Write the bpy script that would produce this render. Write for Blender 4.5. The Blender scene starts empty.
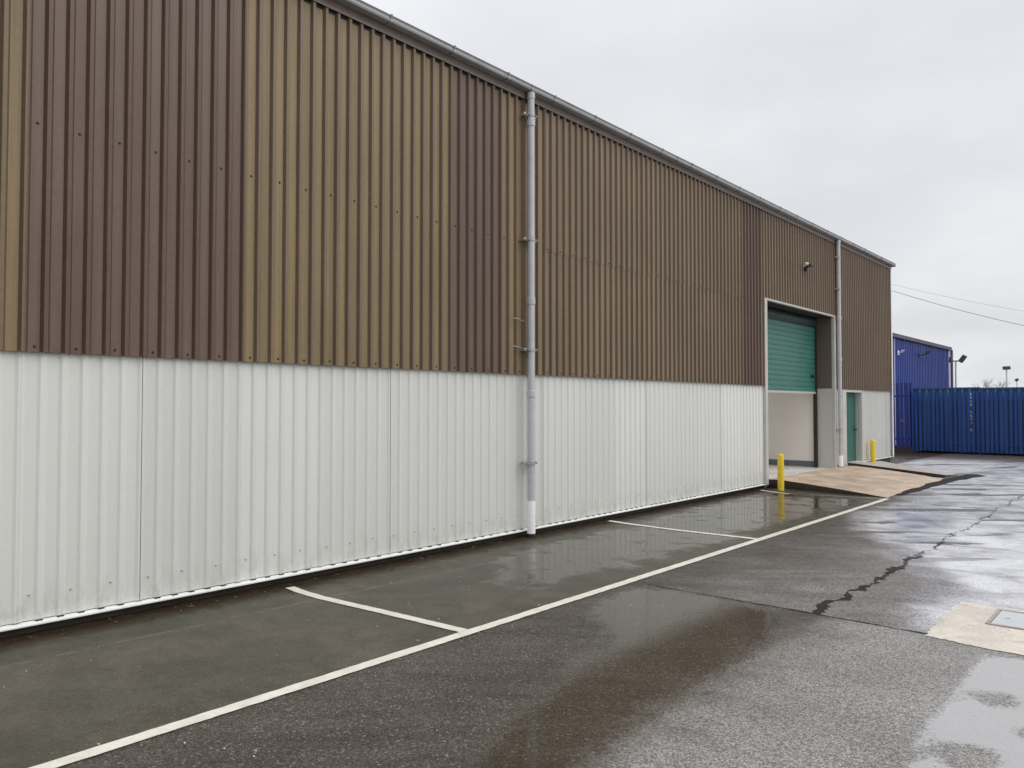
import bpy, math, random
from mathutils import Vector, noise as mnoise
random.seed(7)
R = math.radians
sc = bpy.context.scene
col = sc.collection

# ------------------------------------------------------------------ helpers
def tag(o, label=None, cat=None, group=None, kind=None):
    if label: o['label'] = label
    if cat: o['category'] = cat
    if group: o['group'] = group
    if kind: o['kind'] = kind
    return o

def empty(name, loc=(0, 0, 0), rz=0.0):
    o = bpy.data.objects.new(name, None); col.objects.link(o)
    o.empty_display_size = 0.3
    o.location = loc; o.rotation_euler = (0, 0, rz)
    return o

class MB:
    def __init__(s): s.v = []; s.f = []; s.m = []
    def add(s, vs, fs, mi=0):
        n = len(s.v); s.v += [tuple(v) for v in vs]
        s.f += [tuple(n + i for i in f) for f in fs]; s.m += [mi] * len(fs)
        return s
    def box(s, x0, x1, y0, y1, z0, z1, mi=0):
        vs = [(x, y, z) for x in (x0, x1) for y in (y0, y1) for z in (z0, z1)]
        return s.add(vs, [(0, 1, 3, 2), (4, 6, 7, 5), (0, 4, 5, 1), (2, 3, 7, 6), (0, 2, 6, 4), (1, 5, 7, 3)], mi)
    def prism(s, prof, y0, y1, mi=0, caps=True):
        """closed (x,z) profile extruded along y"""
        n = len(prof)
        vs = [(x, y0, z) for x, z in prof] + [(x, y1, z) for x, z in prof]
        fs = [(i, (i + 1) % n, n + (i + 1) % n, n + i) for i in range(n)]
        if caps: fs += [tuple(range(n))[::-1], tuple(range(n, 2 * n))]
        return s.add(vs, fs, mi)
    def tube(s, pts, r, n=14, mi=0, caps=True):
        pts = [Vector(p) for p in pts]
        rs = r if isinstance(r, (list, tuple)) else [r] * len(pts)
        vs = []; fs = []
        for i, p in enumerate(pts):
            if i == 0: d = pts[1] - p
            elif i == len(pts) - 1: d = p - pts[i - 1]
            else: d = (pts[i + 1] - p).normalized() + (p - pts[i - 1]).normalized()
            d.normalize()
            a = Vector((1, 0, 0)) if abs(d.x) < .9 else Vector((0, 1, 0))
            u = d.cross(a).normalized(); w = d.cross(u)
            for k in range(n):
                t = 2 * math.pi * k / n
                vs.append(p + u * rs[i] * math.cos(t) + w * rs[i] * math.sin(t))
        for i in range(len(pts) - 1):
            for k in range(n):
                a = i * n + k; b = i * n + (k + 1) % n
                fs.append((a, b, b + n, a + n))
        if caps: fs += [tuple(range(n))[::-1], tuple(range((len(pts) - 1) * n, len(pts) * n))]
        return s.add(vs, fs, mi)
    def build(s, name, mats, parent=None, smooth=False, bevel=0.0):
        me = bpy.data.meshes.new(name)
        me.from_pydata(s.v, [], s.f)
        for m in (mats if isinstance(mats, (list, tuple)) else [mats]): me.materials.append(m)
        me.polygons.foreach_set('material_index', s.m)
        me.update()
        import bmesh
        bm = bmesh.new(); bm.from_mesh(me)
        bmesh.ops.recalc_face_normals(bm, faces=bm.faces); bm.to_mesh(me); bm.free()
        if smooth: me.shade_smooth(); 
        if smooth: me.set_sharp_from_angle(angle=R(40))
        o = bpy.data.objects.new(name, me); col.objects.link(o)
        if parent: o.parent = parent
        if bevel:
            b = o.modifiers.new('bevel', 'BEVEL'); b.width = bevel; b.segments = 2; b.limit_method = 'ANGLE'
        return o

def each(name, mats, parent, boxes, bevel=0.0):
    """one object per box"""
    return [MB().box(*q).build(name, mats, parent, bevel=bevel) for q in boxes]

# ------------------------------------------------------------------ node helper
class NT:
    def __init__(s, tree): s.t = tree; s.n = tree.nodes; s.l = tree.links
    def new(s, ty, **kw):
        n = s.n.new(ty)
        for k, v in kw.items(): setattr(n, k, v)
        return n
    def put(s, sock, v):
        if v is None: return
        if isinstance(v, bpy.types.NodeSocket): s.l.new(v, sock)
        elif isinstance(v, (tuple, list)) and sock.type == 'RGBA' and len(v) == 3: sock.default_value = (*v, 1)
        else: sock.default_value = v
    def math(s, op, a, b=None, c=None, clamp=False):
        n = s.new('ShaderNodeMath', operation=op, use_clamp=clamp)
        s.put(n.inputs[0], a)
        if b is not None: s.put(n.inputs[1], b)
        if c is not None: s.put(n.inputs[2], c)
        return n.outputs[0]
    def mix(s, f, a, b):
        n = s.new('ShaderNodeMix', data_type='RGBA')
        s.put(n.inputs[0], f); s.put(n.inputs[6], a); s.put(n.inputs[7], b)
        return n.outputs[2]
    def mixf(s, f, a, b):
        n = s.new('ShaderNodeMix', data_type='FLOAT')
        s.put(n.inputs[0], f); s.put(n.inputs[2], a); s.put(n.inputs[3], b)
        return n.outputs[0]
    def mul(s, a, b):
        n = s.new('ShaderNodeMix', data_type='RGBA', blend_type='MULTIPLY')
        n.inputs[0].default_value = 1; s.put(n.inputs[6], a); s.put(n.inputs[7], b)
        return n.outputs[2]
    def smooth(s, v, a, b, lo=0.0, hi=1.0):
        n = s.new('ShaderNodeMapRange', interpolation_type='SMOOTHSTEP')
        s.put(n.inputs[0], v)
        for i, x in zip((1, 2, 3, 4), (a, b, lo, hi)): s.put(n.inputs[i], x)
        return n.outputs[0]
    def noise(s, vec, scale, detail=3, rough=.55, dist=0):
        n = s.new('ShaderNodeTexNoise'); s.put(n.inputs['Vector'], vec)
        n.inputs['Scale'].default_value = scale; n.inputs['Detail'].default_value = detail
        n.inputs['Roughness'].default_value = rough; n.inputs['Distortion'].default_value = dist
        return n.outputs[0]
    def mapping(s, vec, scale=(1, 1, 1), loc=(0, 0, 0), rot=(0, 0, 0)):
        n = s.new('ShaderNodeMapping'); s.put(n.inputs[0], vec)
        n.inputs['Scale'].default_value = scale; n.inputs['Location'].default_value = loc
        n.inputs['Rotation'].default_value = rot
        return n.outputs[0]
    def coord(s, k='Object'): return s.new('ShaderNodeTexCoord').outputs[k]
    def grey(s, v):
        n = s.new('ShaderNodeCombineColor'); 
        for i in range(3): s.put(n.inputs[i], v)
        return n.outputs[0]
    def bump(s, h, strength=.3, dist=.01, normal=None):
        n = s.new('ShaderNodeBump'); s.put(n.inputs['Height'], h)
        s.put(n.inputs['Strength'], strength); n.inputs['Distance'].default_value = dist
        if normal: s.put(n.inputs['Normal'], normal)
        return n.outputs[0]

def new_mat(name):
    m = bpy.data.materials.new(name); m.use_nodes = True
    t = NT(m.node_tree); b = m.node_tree.nodes['Principled BSDF']
    return m, t, b

def paint(name, c, rough=.45, var=.12, scale=3.0, metal=0.0, dirt=0.0, dirtc=(.08, .065, .05), spec=.5, bump=0.0, vert=False, rnd=0.0):
    """painted / plain surface with uneven colour, patchy gloss, optional grime"""
    m, t, b = new_mat(name)
    v = t.coord()
    vs = t.mapping(v, (1, 1, .12)) if vert else v
    n1 = t.noise(vs, scale, 4, .6)
    n2 = t.noise(v, scale * 9, 3)
    f = t.math('ADD', t.math('MULTIPLY', n1, .7), t.math('MULTIPLY', n2, .3))
    k = t.smooth(f, .25, .75, 1 - var, 1 + var)
    c2 = t.mul(c, t.grey(k))
    if rnd:
        oi = t.new('ShaderNodeObjectInfo').outputs['Random']
        c2 = t.mul(c2, t.grey(t.math('MULTIPLY_ADD', oi, rnd, 1 - rnd / 2)))
    if dirt:
        d = t.smooth(t.noise(vs, scale * 2.3, 5, .65), .5, .8, 0, dirt)
        c2 = t.mix(d, c2, dirtc)
    t.put(b.inputs['Base Color'], c2)
    t.put(b.inputs['Roughness'], t.smooth(n1, .3, .7, rough * .85, min(1, rough * 1.2)))
    b.inputs['Metallic'].default_value = metal
    b.inputs['Specular IOR Level'].default_value = spec
    if bump: t.put(b.inputs['Normal'], t.bump(n2, bump, .004))
    return m

def cladding_mat(name, pan, alt, rough, dirt=.3, band=.5, clean=False):
    """coated steel sheet, chalked and slightly oil-canned; alt colour shows in irregular vertical weathering"""
    m, t, b = new_mat(name)
    v = t.coord()
    st = t.mapping(v, (1, 5, .10))
    n1 = t.noise(st, 1.6, 4, .6)
    n2 = t.noise(v, 22, 4, .65)
    n3 = t.noise(t.mapping(v, (1, 14, .35)), 2.2, 3, .6)
    big = t.noise(v, .8, 2)
    c = t.mix(t.smooth(n1, .38, .62, 0, band), pan, alt)
    k_ = .2 if clean else 1
    c = t.mul(c, t.grey(t.smooth(n2, .2, .8, 1 - .10 * k_, 1 + .08 * k_)))
    c = t.mul(c, t.grey(t.smooth(big, .3, .7, 1 - .06 * k_, 1 + .05 * k_)))
    oi = t.new('ShaderNodeObjectInfo').outputs['Random']
    c = t.mul(c, t.grey(t.math('MULTIPLY_ADD', oi, .10, .95)))
    c = t.mix(t.smooth(n3, .55, .8, 0, dirt), c, (.07, .05, .035) if not clean else (.5, .49, .43))
    if clean:      # mud splashed up from the tarmac
        sz = t.new('ShaderNodeSeparateXYZ'); t.put(sz.inputs[0], v)
        sp_ = t.math('MULTIPLY', t.smooth(sz.outputs[2], .10, .42, 1, 0), t.smooth(t.noise(t.mapping(v, (1, 1, .5)), 9, 5, .75), .42, .68))
        c = t.mix(t.math('MULTIPLY', sp_, .36), c, (.33, .30, .24))
    t.put(b.inputs['Base Color'], c)
    t.put(b.inputs['Roughness'], t.smooth(n2, .2, .8, rough * .85, rough * 1.2))
    bn = t.bump(t.noise(t.mapping(v, (1, 2.2, .8)), 1.7, 2), .35, .012)
    t.put(b.inputs['Normal'], t.bump(n2, .12, .002, bn))
    return m

M = {}
M['olive'] = cladding_mat('olive_brown_coating', (.272, .198, .100), (.205, .150, .082), .42, .35, .8)
M['purple'] = cladding_mat('purple_brown_coating', (.145, .096, .070), (.170, .122, .092), .36, .25, .8)
M['brown'] = cladding_mat('mid_brown_coating', (.250, .185, .115), (.195, .142, .090), .42, .35, .8)
# the ribs of the brown sheets are coloured darker than their pans
M['olive_flank'] = cladding_mat('darker_brown_flank', (.132, .092, .058), (.115, .080, .052), .38)
M['purple_flank'] = cladding_mat('darker_purple_flank', (.092, .056, .040), (.085, .053, .040), .36)
M['olive_crest'] = cladding_mat('mid_brown_crest', (.195, .142, .088), (.170, .122, .080), .38)
M['purple_crest'] = cladding_mat('mid_purple_crest', (.120, .075, .053), (.135, .090, .065), .36)
for n_ in ('olive', 'purple', 'brown', 'olive_flank', 'purple_flank', 'olive_crest', 'purple_crest'):
    M[n_].node_tree.nodes['Principled BSDF'].inputs['Specular IOR Level'].default_value = .36
M['white'] = cladding_mat('white_coating', (.67, .68, .635), (.65, .66, .62), .38, .03, clean=True)
M['white_bright'] = cladding_mat('fresh_white_coating', (.735, .745, .71), (.72, .73, .70), .36, .02, clean=True)
M['white_grey'] = cladding_mat('dulled_white_coating', (.54, .54, .51), (.52, .52, .49), .42, .05, clean=True)
M['white_flank'] = cladding_mat('white_flank', (.705, .715, .675), (.69, .70, .66), .36, .02, clean=True)
M['white_flat'] = paint('grey_white_panel', (.50, .50, .47), .5, .06, 2, dirt=.15, vert=True)
M['white_trim'] = paint('white_trim', (.78, .78, .75), .4, .06, 4, dirt=.2, dirtc=(.35, .32, .27))
M['screw_dark'] = paint('brown_screw_cap', (.035, .022, .016), .5)
M['screw_light'] = paint('grey_screw_cap', (.50, .50, .47), .4)
M['plinth'] = paint('damp_blackened_plinth', (.028, .020, .015), .5, .5, 6, dirt=.5, dirtc=(.05, .045, .02), bump=.5)
M['flash'] = paint('brown_flashing', (.20, .155, .135), .4, .12, 3, dirt=.2)
M['gutter'] = paint('weathered_grey_gutter', (.30, .31, .31), .4, .15, 2.5, dirt=.4, dirtc=(.10, .11, .08))
M['pipe'] = paint('grey_pvc', (.50, .51, .53), .3, .08, 3, dirt=.25, dirtc=(.22, .22, .19))
M['pipe_white'] = paint('white_pvc', (.93, .93, .93), .3, .02, 6)
M['galv'] = paint('galvanised_steel', (.42, .43, .44), .45, .2, 12, metal=.6)
M['black'] = paint('black_plastic', (.02, .02, .02), .5)
M['liner'] = paint('dark_liner', (.05, .048, .045), .8)
M['roof'] = paint('grey_roof_sheet', (.25, .25, .24), .55, .2, 1, dirt=.4)
M['reveal_brown'] = paint('brown_reveal_sheet', (.13, .10, .078), .5, .12, 2, dirt=.2, vert=True)
M['green'] = paint('green_coated_slat', (.036, .158, .126), .42, .16, 2.5, dirt=.35, dirtc=(.03, .085, .065))
M['green_door'] = paint('green_door_paint', (.012, .10, .072), .45, .10, 3)
M['green_dark'] = paint('dark_green_steel', (.010, .035, .028), .5, .2, 5)
M['bar'] = paint('alloy_bar', (.45, .46, .45), .4, .1, 5)
M['cream'] = paint('cream_plaster', (.86, .80, .74), .6, .04, 1.2)
M['skirt'] = paint('slate_grey_skirting', (.14, .15, .17), .5)
M['ceiling'] = paint('inner_roof', (.5, .5, .48), .7)
M['yellow'] = paint('yellow_bollard_paint', (.78, .55, .02), .42, .12, 9, dirt=.45, dirtc=(.36, .26, .03))
M['bluewall'] = paint('royal_blue_sheet', (.012, .040, .255), .45, .12, 1.5, vert=True, dirt=.12, dirtc=(.12, .12, .3))
M['bluetrim'] = paint('dull_blue_grey_trim', (.10, .10, .16), .5)
M['lavender'] = paint('pale_blue_trim', (.42, .42, .62), .5)
M['container'] = paint('container_navy', (.020, .080, .190), .45, .22, 2.5, vert=True, dirt=.35, dirtc=(.05, .12, .20))
M['container_top'] = paint('container_teal_blue', (.018, .065, .17), .5, .25, 5, dirt=.35, dirtc=(.10, .16, .2))
M['container_rib'] = paint('lighter_container_rib', (.040, .125, .270), .45, .25, 3, vert=True, dirt=.3, dirtc=(.02, .05, .14))  # outer rib faces take a lighter blue than the recesses
M['container_rib_top'] = paint('lighter_teal_rib', (.07, .19, .29), .45, .25, 4, vert=True)
M['letter'] = paint('white_marking', (.75, .78, .85), .6)
M['palisade'] = paint('palisade_blue', (.012, .028, .19), .5, .15, 4)
M['pale'] = paint('royal_blue_pale', (.020, .062, .265), .42, .22, 5, vert=True, dirt=.3, dirtc=(.05, .12, .30))
M['bark'] = paint('grey_bark', (.16, .14, .12), .9)
M['twig'] = paint('haze_pale_twig', (.50, .49, .46), .9)  # distance haze put into the pale twig colour
M['wire'] = paint('cable', (.18, .18, .19), .6)
M['lamp_glass'] = paint('lamp_glass', (.12, .13, .14), .15)
M['lamp_body'] = paint('lamp_body', (.07, .072, .078), .5)
M['post'] = paint('pale_lamp_post', (.70, .71, .70), .5)

def translucent():
    m, t, b = new_mat('added_rooflight_sheet')
    tr = t.new('ShaderNodeBsdfTranslucent'); tr.inputs[0].default_value = (.97, .97, .95, 1)
    t.l.new(tr.outputs[0], t.n['Material Output'].inputs[0])
    return m
M['added_rooflight'] = translucent()

# ------------------------------------------------------------------ camera
cam = bpy.data.cameras.new('camera'); co = bpy.data.objects.new('camera', cam); col.objects.link(co)
cam.sensor_width = 36; cam.lens = 27.035; cam.clip_end = 2000; cam.clip_start = .05
co.location = (6.663, 0, 1.75)
co.rotation_euler = (R(90 + 1.564), 0, R(41.054))
sc.camera = co

# ------------------------------------------------------------------ sky and sun
SUN_EL, SUN_AZ = 46.0, 62.0           # azimuth clockwise from +Y: brighter cloud over the yard, to the right of the view
w = bpy.data.worlds.new('World'); sc.world = w; w.use_nodes = True
t = NT(w.node_tree); bg = w.node_tree.nodes['Background']
sky = t.new('ShaderNodeTexSky', sky_type='NISHITA'); sky.sun_disc = False
sky.sun_elevation = R(SUN_EL); sky.sun_rotation = R(SUN_AZ); sky.air_density = 1; sky.dust_density = 4
g = t.coord('Generated')
sep = t.new('ShaderNodeSeparateXYZ'); t.put(sep.inputs[0], g)
zz = sep.outputs[2]
# layered cloud: flatten direction onto a cloud deck
den = t.math('ADD', t.math('MAXIMUM', zz, 0.0), .22)
cx_ = t.new('ShaderNodeCombineXYZ')
t.put(cx_.inputs[0], t.math('DIVIDE', sep.outputs[0], den)); t.put(cx_.inputs[1], t.math('DIVIDE', sep.outputs[1], den))
cl = t.noise(cx_.outputs[0], .75, 5, .5, .3)
cl2 = t.noise(cx_.outputs[0], 2.3, 4, .5, .2)
cf = t.math('ADD', t.math('MULTIPLY', cl, .75), t.math('MULTIPLY', cl2, .25))
tone = t.mix(t.smooth(cf, .35, .66), (7.3, 7.45, 7.8), (8.9, 9.0, 9.3))
# an overcast sky is brighter towards the zenith
lift = t.smooth(zz, .35, 1.0, 1.0, 2.1)
deck = t.mul(tone, t.grey(lift))
t.put(bg.inputs[0], t.mix(.94, sky.outputs[0], deck)); bg.inputs[1].default_value = .1
s = bpy.data.lights.new('sun', 'SUN'); so = bpy.data.objects.new('sun', s); col.objects.link(so)
s.energy = 1.1; s.angle = R(45); s.color = (1, .975, .94)
d = Vector((math.sin(R(SUN_AZ)) * math.cos(R(SUN_EL)), math.cos(R(SUN_AZ)) * math.cos(R(SUN_EL)), math.sin(R(SUN_EL))))
so.rotation_euler = d.to_track_quat('Z', 'Y').to_euler(); so.location = (20, -10, 30)

# ------------------------------------------------------------------ ground
PA = [(.38,7.08),(.48,8.97),(.32,11.88),(.22,14.3),(.5,15.2),(1.15,15.1),(2.4,14.9),(2.45,12.5),(2.2,11.3),(2.3,9.9),(2.3,8.41),(2.11,6.6),(2.05,5.7),(1.3,5.3)]
PB = [(3.93,1.6),(3.93,2.61),(3.67,3.51),(3.4,4.59),(2.75,5.48),(2.6,6.3),(3.1,6.75),(4.23,6.40),(4.40,5.67),(4.42,4.36),(4.48,3.56),(4.53,3.0),(4.6,2.3),(4.5,1.6)]
PC = [(5.62,2.6),(5.62,4.08),(5.56,4.62),(5.56,5.5),(5.57,6.3),(6.0,6.4),(7.6,6.4),(8.2,5.0),(7.8,2.6)]
ISL = [((5.80,5.38), .10), ((5.82,4.42), .13), ((5.98,5.80), .06), ((6.08,4.95), .10), ((6.9,5.4), .3)]
def sdf_poly(p, poly):
    x, y = p; best = 1e9; inside = False; n = len(poly)
    for i in range(n):
        x1, y1 = poly[i]; x2, y2 = poly[(i + 1) % n]
        dx, dy = x2 - x1, y2 - y1
        tt = max(0, min(1, ((x - x1) * dx + (y - y1) * dy) / (dx * dx + dy * dy)))
        best = min(best, math.hypot(x - x1 - tt * dx, y - y1 - tt * dy))
        if (y1 > y) != (y2 > y) and x < (x2 - x1) * (y - y1) / (y2 - y1) + x1: inside = not inside
    return best if inside else -best
def lines(lo, hi, step, far):
    a = []; v = lo
    while v <= hi + 1e-6: a.append(v); v += step
    k = step; v = hi; up = []
    while v < far: k *= 1.35; v += k; up.append(v)
    k = step; v = lo; dn = []
    while v > -far: k *= 1.35; v -= k; dn.append(v)
    return dn[::-1] + a + up
GX = lines(-1.0, 9.0, .1, 500); GY = lines(-1.0, 17.0, .1, 600)
vs = [(x, y, 0.0) for y in GY for x in GX]
nx = len(GX)
fs = [(j * nx + i, j * nx + i + 1, (j + 1) * nx + i + 1, (j + 1) * nx + i) for j in range(len(GY) - 1) for i in range(nx - 1)]
me = bpy.data.meshes.new('ground'); me.from_pydata(vs, [], fs); me.update()
def attr(name, fn):
    a = me.attributes.new(name, 'FLOAT', 'POINT')
    a.data.foreach_set('value', [fn(x, y) for (x, y, _) in vs])
def f_ab(x, y):
    if not (-1 < x < 10 and -1 < y < 18): return -2.0
    return max(-2.0, sdf_poly((x, y), PA))
def f_b(x, y):
    if not (-1 < x < 10 and -1 < y < 18): return -2.0
    return max(-2.0, sdf_poly((x, y), PB))
def f_c(x, y):
    if not (-1 < x < 10 and -1 < y < 18): return -2.0
    v = sdf_poly((x, y), PC)
    for (c, r_) in ISL: v = min(v, math.hypot((x - c[0]), (y - c[1]) * .8) - r_)
    return max(-2.0, v)
attr('puddle_wall', f_ab); attr('puddle_mid', f_b); attr('puddle_right', f_c)

gm, t, b = new_mat('wet_asphalt')
P = t.coord('Object')
sp = t.new('ShaderNodeSeparateXYZ'); t.put(sp.inputs[0], P); X, Y = sp.outputs[0], sp.outputs[1]
def at(n):
    a = t.new('ShaderNodeAttribute'); a.attribute_name = n; return a.outputs['Fac']
nA = t.math('SUBTRACT', t.noise(P, 1.3, 5, .6), .5)
nB = t.math('SUBTRACT', t.noise(P, 6.0, 5, .65), .5)
nC = t.noise(P, 38, 4, .65)
fine = t.noise(P, 160, 2, .6)
vor = t.new('ShaderNodeTexVoronoi'); t.put(vor.inputs['Vector'], P); vor.inputs['Scale'].default_value = 92
vd, vc = vor.outputs['Distance'], vor.outputs['Color']
sepc = t.new('ShaderNodeSeparateColor'); t.put(sepc.inputs[0], vc); stone = sepc.outputs[0]
# zones (metres): newer smooth bay strip beside the building, worn coarse asphalt in front, pale worn yard at the far right
bay = t.math('SUBTRACT', 1.0, t.smooth(t.math('ADD', X, t.math('MULTIPLY', nB, .05)), 2.50, 2.56))
yj = t.math('ADD', Y, t.math('MULTIPLY', nB, .06))
farz = t.smooth(yj, 6.52, 6.60)
xc = t.math('ADD', X, t.math('MULTIPLY', nB, .22))
rightz = t.smooth(t.math('ADD', t.math('ADD', xc, t.smooth(Y, 7.6, 13.0, 0, 2.2)), t.math('MULTIPLY', nA, 1.0)), 4.70, 5.35)
yard = t.math('MULTIPLY', farz, rightz)
beyond = t.smooth(t.math('ADD', Y, t.math('MULTIPLY', nA, 3.0)), 15.5, 19.0)
yard = t.math('MAXIMUM', yard, beyond)
yard = t.math('MULTIPLY', yard, t.math('SUBTRACT', 1.0, t.smooth(Y, 27, 30)))
fore = t.math('MULTIPLY', t.math('SUBTRACT', 1.0, farz), t.smooth(t.math('ADD', xc, t.math('MULTIPLY', nA, .8)), 4.2, 4.8))
# base colours
c_bay = t.mix(t.smooth(nA, -.12, .12), (.050, .048, .030), (.070, .055, .040))
c_mid = t.mix(t.smooth(nA, -.15, .15), (.062, .050, .039), (.080, .066, .054))
midfar = t.math('MULTIPLY', farz, t.smooth(t.math('ADD', X, t.math('MULTIPLY', nA, 1.2)), 2.6, 4.2))
c_mid = t.mix(midfar, c_mid, t.mix(t.smooth(nA, -.2, .2), (.15, .134, .124), (.20, .185, .175)))
c_fore = t.mix(t.smooth(nA, -.2, .2), (.19, .176, .163), (.26, .245, .23))
c_yard = t.mix(t.smooth(t.noise(t.mapping(P, (1, 1, 1)), 2.2, 5, .6), .35, .6), (.32, .315, .325), (.60, .60, .625))
dks = t.smooth(t.noise(t.mapping(t.mapping(P, rot=(0, 0, R(-41))), (.35, 1.5, 1)), 1.15, 5, .62, .3), .545, .60)
c_yard = t.mix(t.math('MULTIPLY', dks, t.smooth(Y, 8.5, 11.5)), c_yard, (.060, .058, .066))
lts = t.smooth(t.noise(t.mapping(t.mapping(P, rot=(0, 0, R(-41))), (.3, 2.2, 1)), 1.6, 4, .6), .52, .66)
c_yard = t.mix(t.math('MULTIPLY', lts, .5), c_yard, (.62, .62, .64))
c_far = (.085, .066, .055)
c_mid = t.mul(c_mid, t.grey(t.smooth(t.noise(t.mapping(t.mapping(P, rot=(0, 0, R(-41))), (.5, 2.6, 1)), 1.6, 6, .7), .32, .68, .74, 1.24)))
c_bay = t.mul(c_bay, t.grey(t.smooth(t.noise(P, 2.8, 6, .68), .3, .7, .72, 1.35)))
c = t.mix(bay, c_mid, c_bay)
c = t.mix(fore, c, c_fore)
c = t.mix(yard, c, c_yard)
c = t.mix(t.smooth(Y, 26, 30), c, c_far)
# aggregate: individual stones lighter or darker
rough_zone = t.math('SUBTRACT', 1.0, t.math('MAXIMUM', t.math('MULTIPLY', bay, .6), t.math('MULTIPLY', yard, t.smooth(Y, 7.5, 10.5, .2, .75))))
agg = t.math('MULTIPLY', t.smooth(stone, 0, 1, .62, 1.42), t.smooth(vd, .35, .75, 1.12, .55))
agg = t.mixf(rough_zone, 1.0, agg)
c = t.mul(c, t.grey(agg))
c = t.mul(c, t.grey(t.smooth(nC, .25, .75, .82, 1.18)))
lightstone = t.math('GREATER_THAN', sepc.outputs[1], .965)
c = t.mix(t.math('MULTIPLY', t.math('MULTIPLY', lightstone, rough_zone), .35), c, (.42, .39, .34))
# cracks and joints
nJ = t.math('SUBTRACT', t.noise(P, 7, 4, .6), .5)
nJ2 = t.math('SUBTRACT', t.noise(P, 1.8, 3, .6), .5)
j1 = t.math('ABSOLUTE', t.math('ADD', t.math('SUBTRACT', X, 4.32), t.math('ADD', t.math('MULTIPLY', nJ, .11), t.math('MULTIPLY', nJ2, .40))))
w1 = t.math('MULTIPLY', t.smooth(t.noise(P, 3.1, 4, .7), .35, .7, .006, .075), t.smooth(Y, 6.5, 13, 1.0, .45))
k1 = t.math('MULTIPLY', t.math('LESS_THAN', j1, w1), t.smooth(Y, 6.5, 6.56))
k1 = t.math('MULTIPLY', k1, t.math('LESS_THAN', Y, 20.0))
j2 = t.math('ABSOLUTE', t.math('ADD', t.math('SUBTRACT', Y, 6.56), t.math('ADD', t.math('MULTIPLY', nJ, .05), t.math('MULTIPLY', nJ2, .06))))
w2 = t.smooth(t.noise(P, 2.3, 3), .3, .7, .006, .030)
k2 = t.math('MULTIPLY', t.math('LESS_THAN', j2, w2), t.math('GREATER_THAN', X, 2.7))
j3 = t.math('ABSOLUTE', t.math('ADD', t.math('SUBTRACT', Y, 10.9), t.math('ADD', t.math('MULTIPLY', nJ, .06), t.math('MULTIPLY', nJ2, .35))))
k3 = t.math('MULTIPLY', t.math('LESS_THAN', j3, .018), t.math('GREATER_THAN', X, 4.3))
crack = t.math('MAXIMUM', t.math('MAXIMUM', k1, k2), k3)
c = t.mix(t.math('MULTIPLY', crack, .92), c, (.020, .017, .014))
# silt line parallel to the wall and damp mossy dirt at its foot
jl = t.math('ABSOLUTE', t.math('ADD', t.math('SUBTRACT', X, t.math('MULTIPLY_ADD', Y, .03, .64)), t.math('MULTIPLY', nA, .10)))
silt = t.math('MULTIPLY', t.smooth(jl, 0.0, .035, .5, 0.0), t.smooth(nB, -.12, .12))
silt = t.math('MULTIPLY', silt, t.math('MULTIPLY', t.math('LESS_THAN', Y, 7.2), t.math('GREATER_THAN', Y, -2)))
c = t.mix(t.math('MULTIPLY', silt, .9), c, (.20, .185, .155))
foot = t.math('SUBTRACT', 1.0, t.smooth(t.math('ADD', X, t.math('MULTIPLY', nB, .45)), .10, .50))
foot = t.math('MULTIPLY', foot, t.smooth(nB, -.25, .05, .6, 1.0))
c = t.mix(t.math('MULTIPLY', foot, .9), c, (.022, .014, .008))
# water
def pud(n, amp, lo, hi):
    return t.smooth(t.math('ADD', at(n), t.math('ADD', t.math('MULTIPLY', nA, amp), t.math('MULTIPLY', nB, amp * .5))), lo, hi)
pa = t.math('MULTIPLY', pud('puddle_wall', 1.2, .02, .34), t.smooth(t.noise(P, 3.0, 5, .6), .34, .52, .35, 1.0))
pb = t.smooth(t.math('ADD', at('puddle_mid'), t.math('ADD', t.math('MULTIPLY', nA, .45), t.math('ADD', t.math('MULTIPLY', nB, .38), t.math('MULTIPLY', t.math('SUBTRACT', nC, .5), .30)))), -.06, .16)
pc = t.smooth(t.math('ADD', at('puddle_right'), t.math('ADD', t.math('MULTIPLY', nB, .10), t.math('MULTIPLY', t.math('SUBTRACT', nC, .5), .16))), -.02, .05)
# thin films of water in the pale yard: long streaks
st = t.noise(t.mapping(P, (.55, 1.2, 1), rot=(0, 0, R(38))), 1.15, 4, .55, .4)
film = t.math('MULTIPLY', t.math('MULTIPLY', t.math('MULTIPLY', yard, t.smooth(Y, 13, 18, 1, .15)), t.smooth(st, .34, .50)), t.math('SUBTRACT', 1.0, t.math('MULTIPLY', dks, t.smooth(Y, 8.5, 11.5, 0, 1))))
patchy = t.math('MULTIPLY', bay, t.smooth(nA, .0, .25, 0, .25))
wet = t.math('MAXIMUM', t.math('MAXIMUM', pa, pb), t.math('MAXIMUM', pc, t.math('MULTIPLY', film, .92)))
wet = t.math('MAXIMUM', wet, patchy)
deep = t.math('MAXIMUM', t.math('MAXIMUM', pa, pb), pc)
c = t.mix(t.math('MULTIPLY', t.math('MAXIMUM', pa, pb), .45), c, (.060, .050, .036))
c = t.mix(t.math('MULTIPLY', pc, .8), c, (.36, .36, .36))   # sky reflection painted pale into the right puddle
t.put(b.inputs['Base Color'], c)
dry_r = t.mixf(bay, t.mixf(yard, .40, .26), .36)
dry_r = t.mixf(midfar, dry_r, .28)
dry_r = t.mixf(foot, dry_r, .7)
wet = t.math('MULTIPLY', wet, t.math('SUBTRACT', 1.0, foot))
dry_r = t.math('ADD', dry_r, t.math('MULTIPLY', t.math('SUBTRACT', nC, .5), .2))
t.put(b.inputs['Roughness'], t.mixf(wet, dry_r, .035))
lvl = t.mixf(t.math('MAXIMUM', yard, t.math('MAXIMUM', pc, t.math('MULTIPLY', fore, .7))), .28, 1.0)
b.inputs['IOR'].default_value = 1.5
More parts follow.
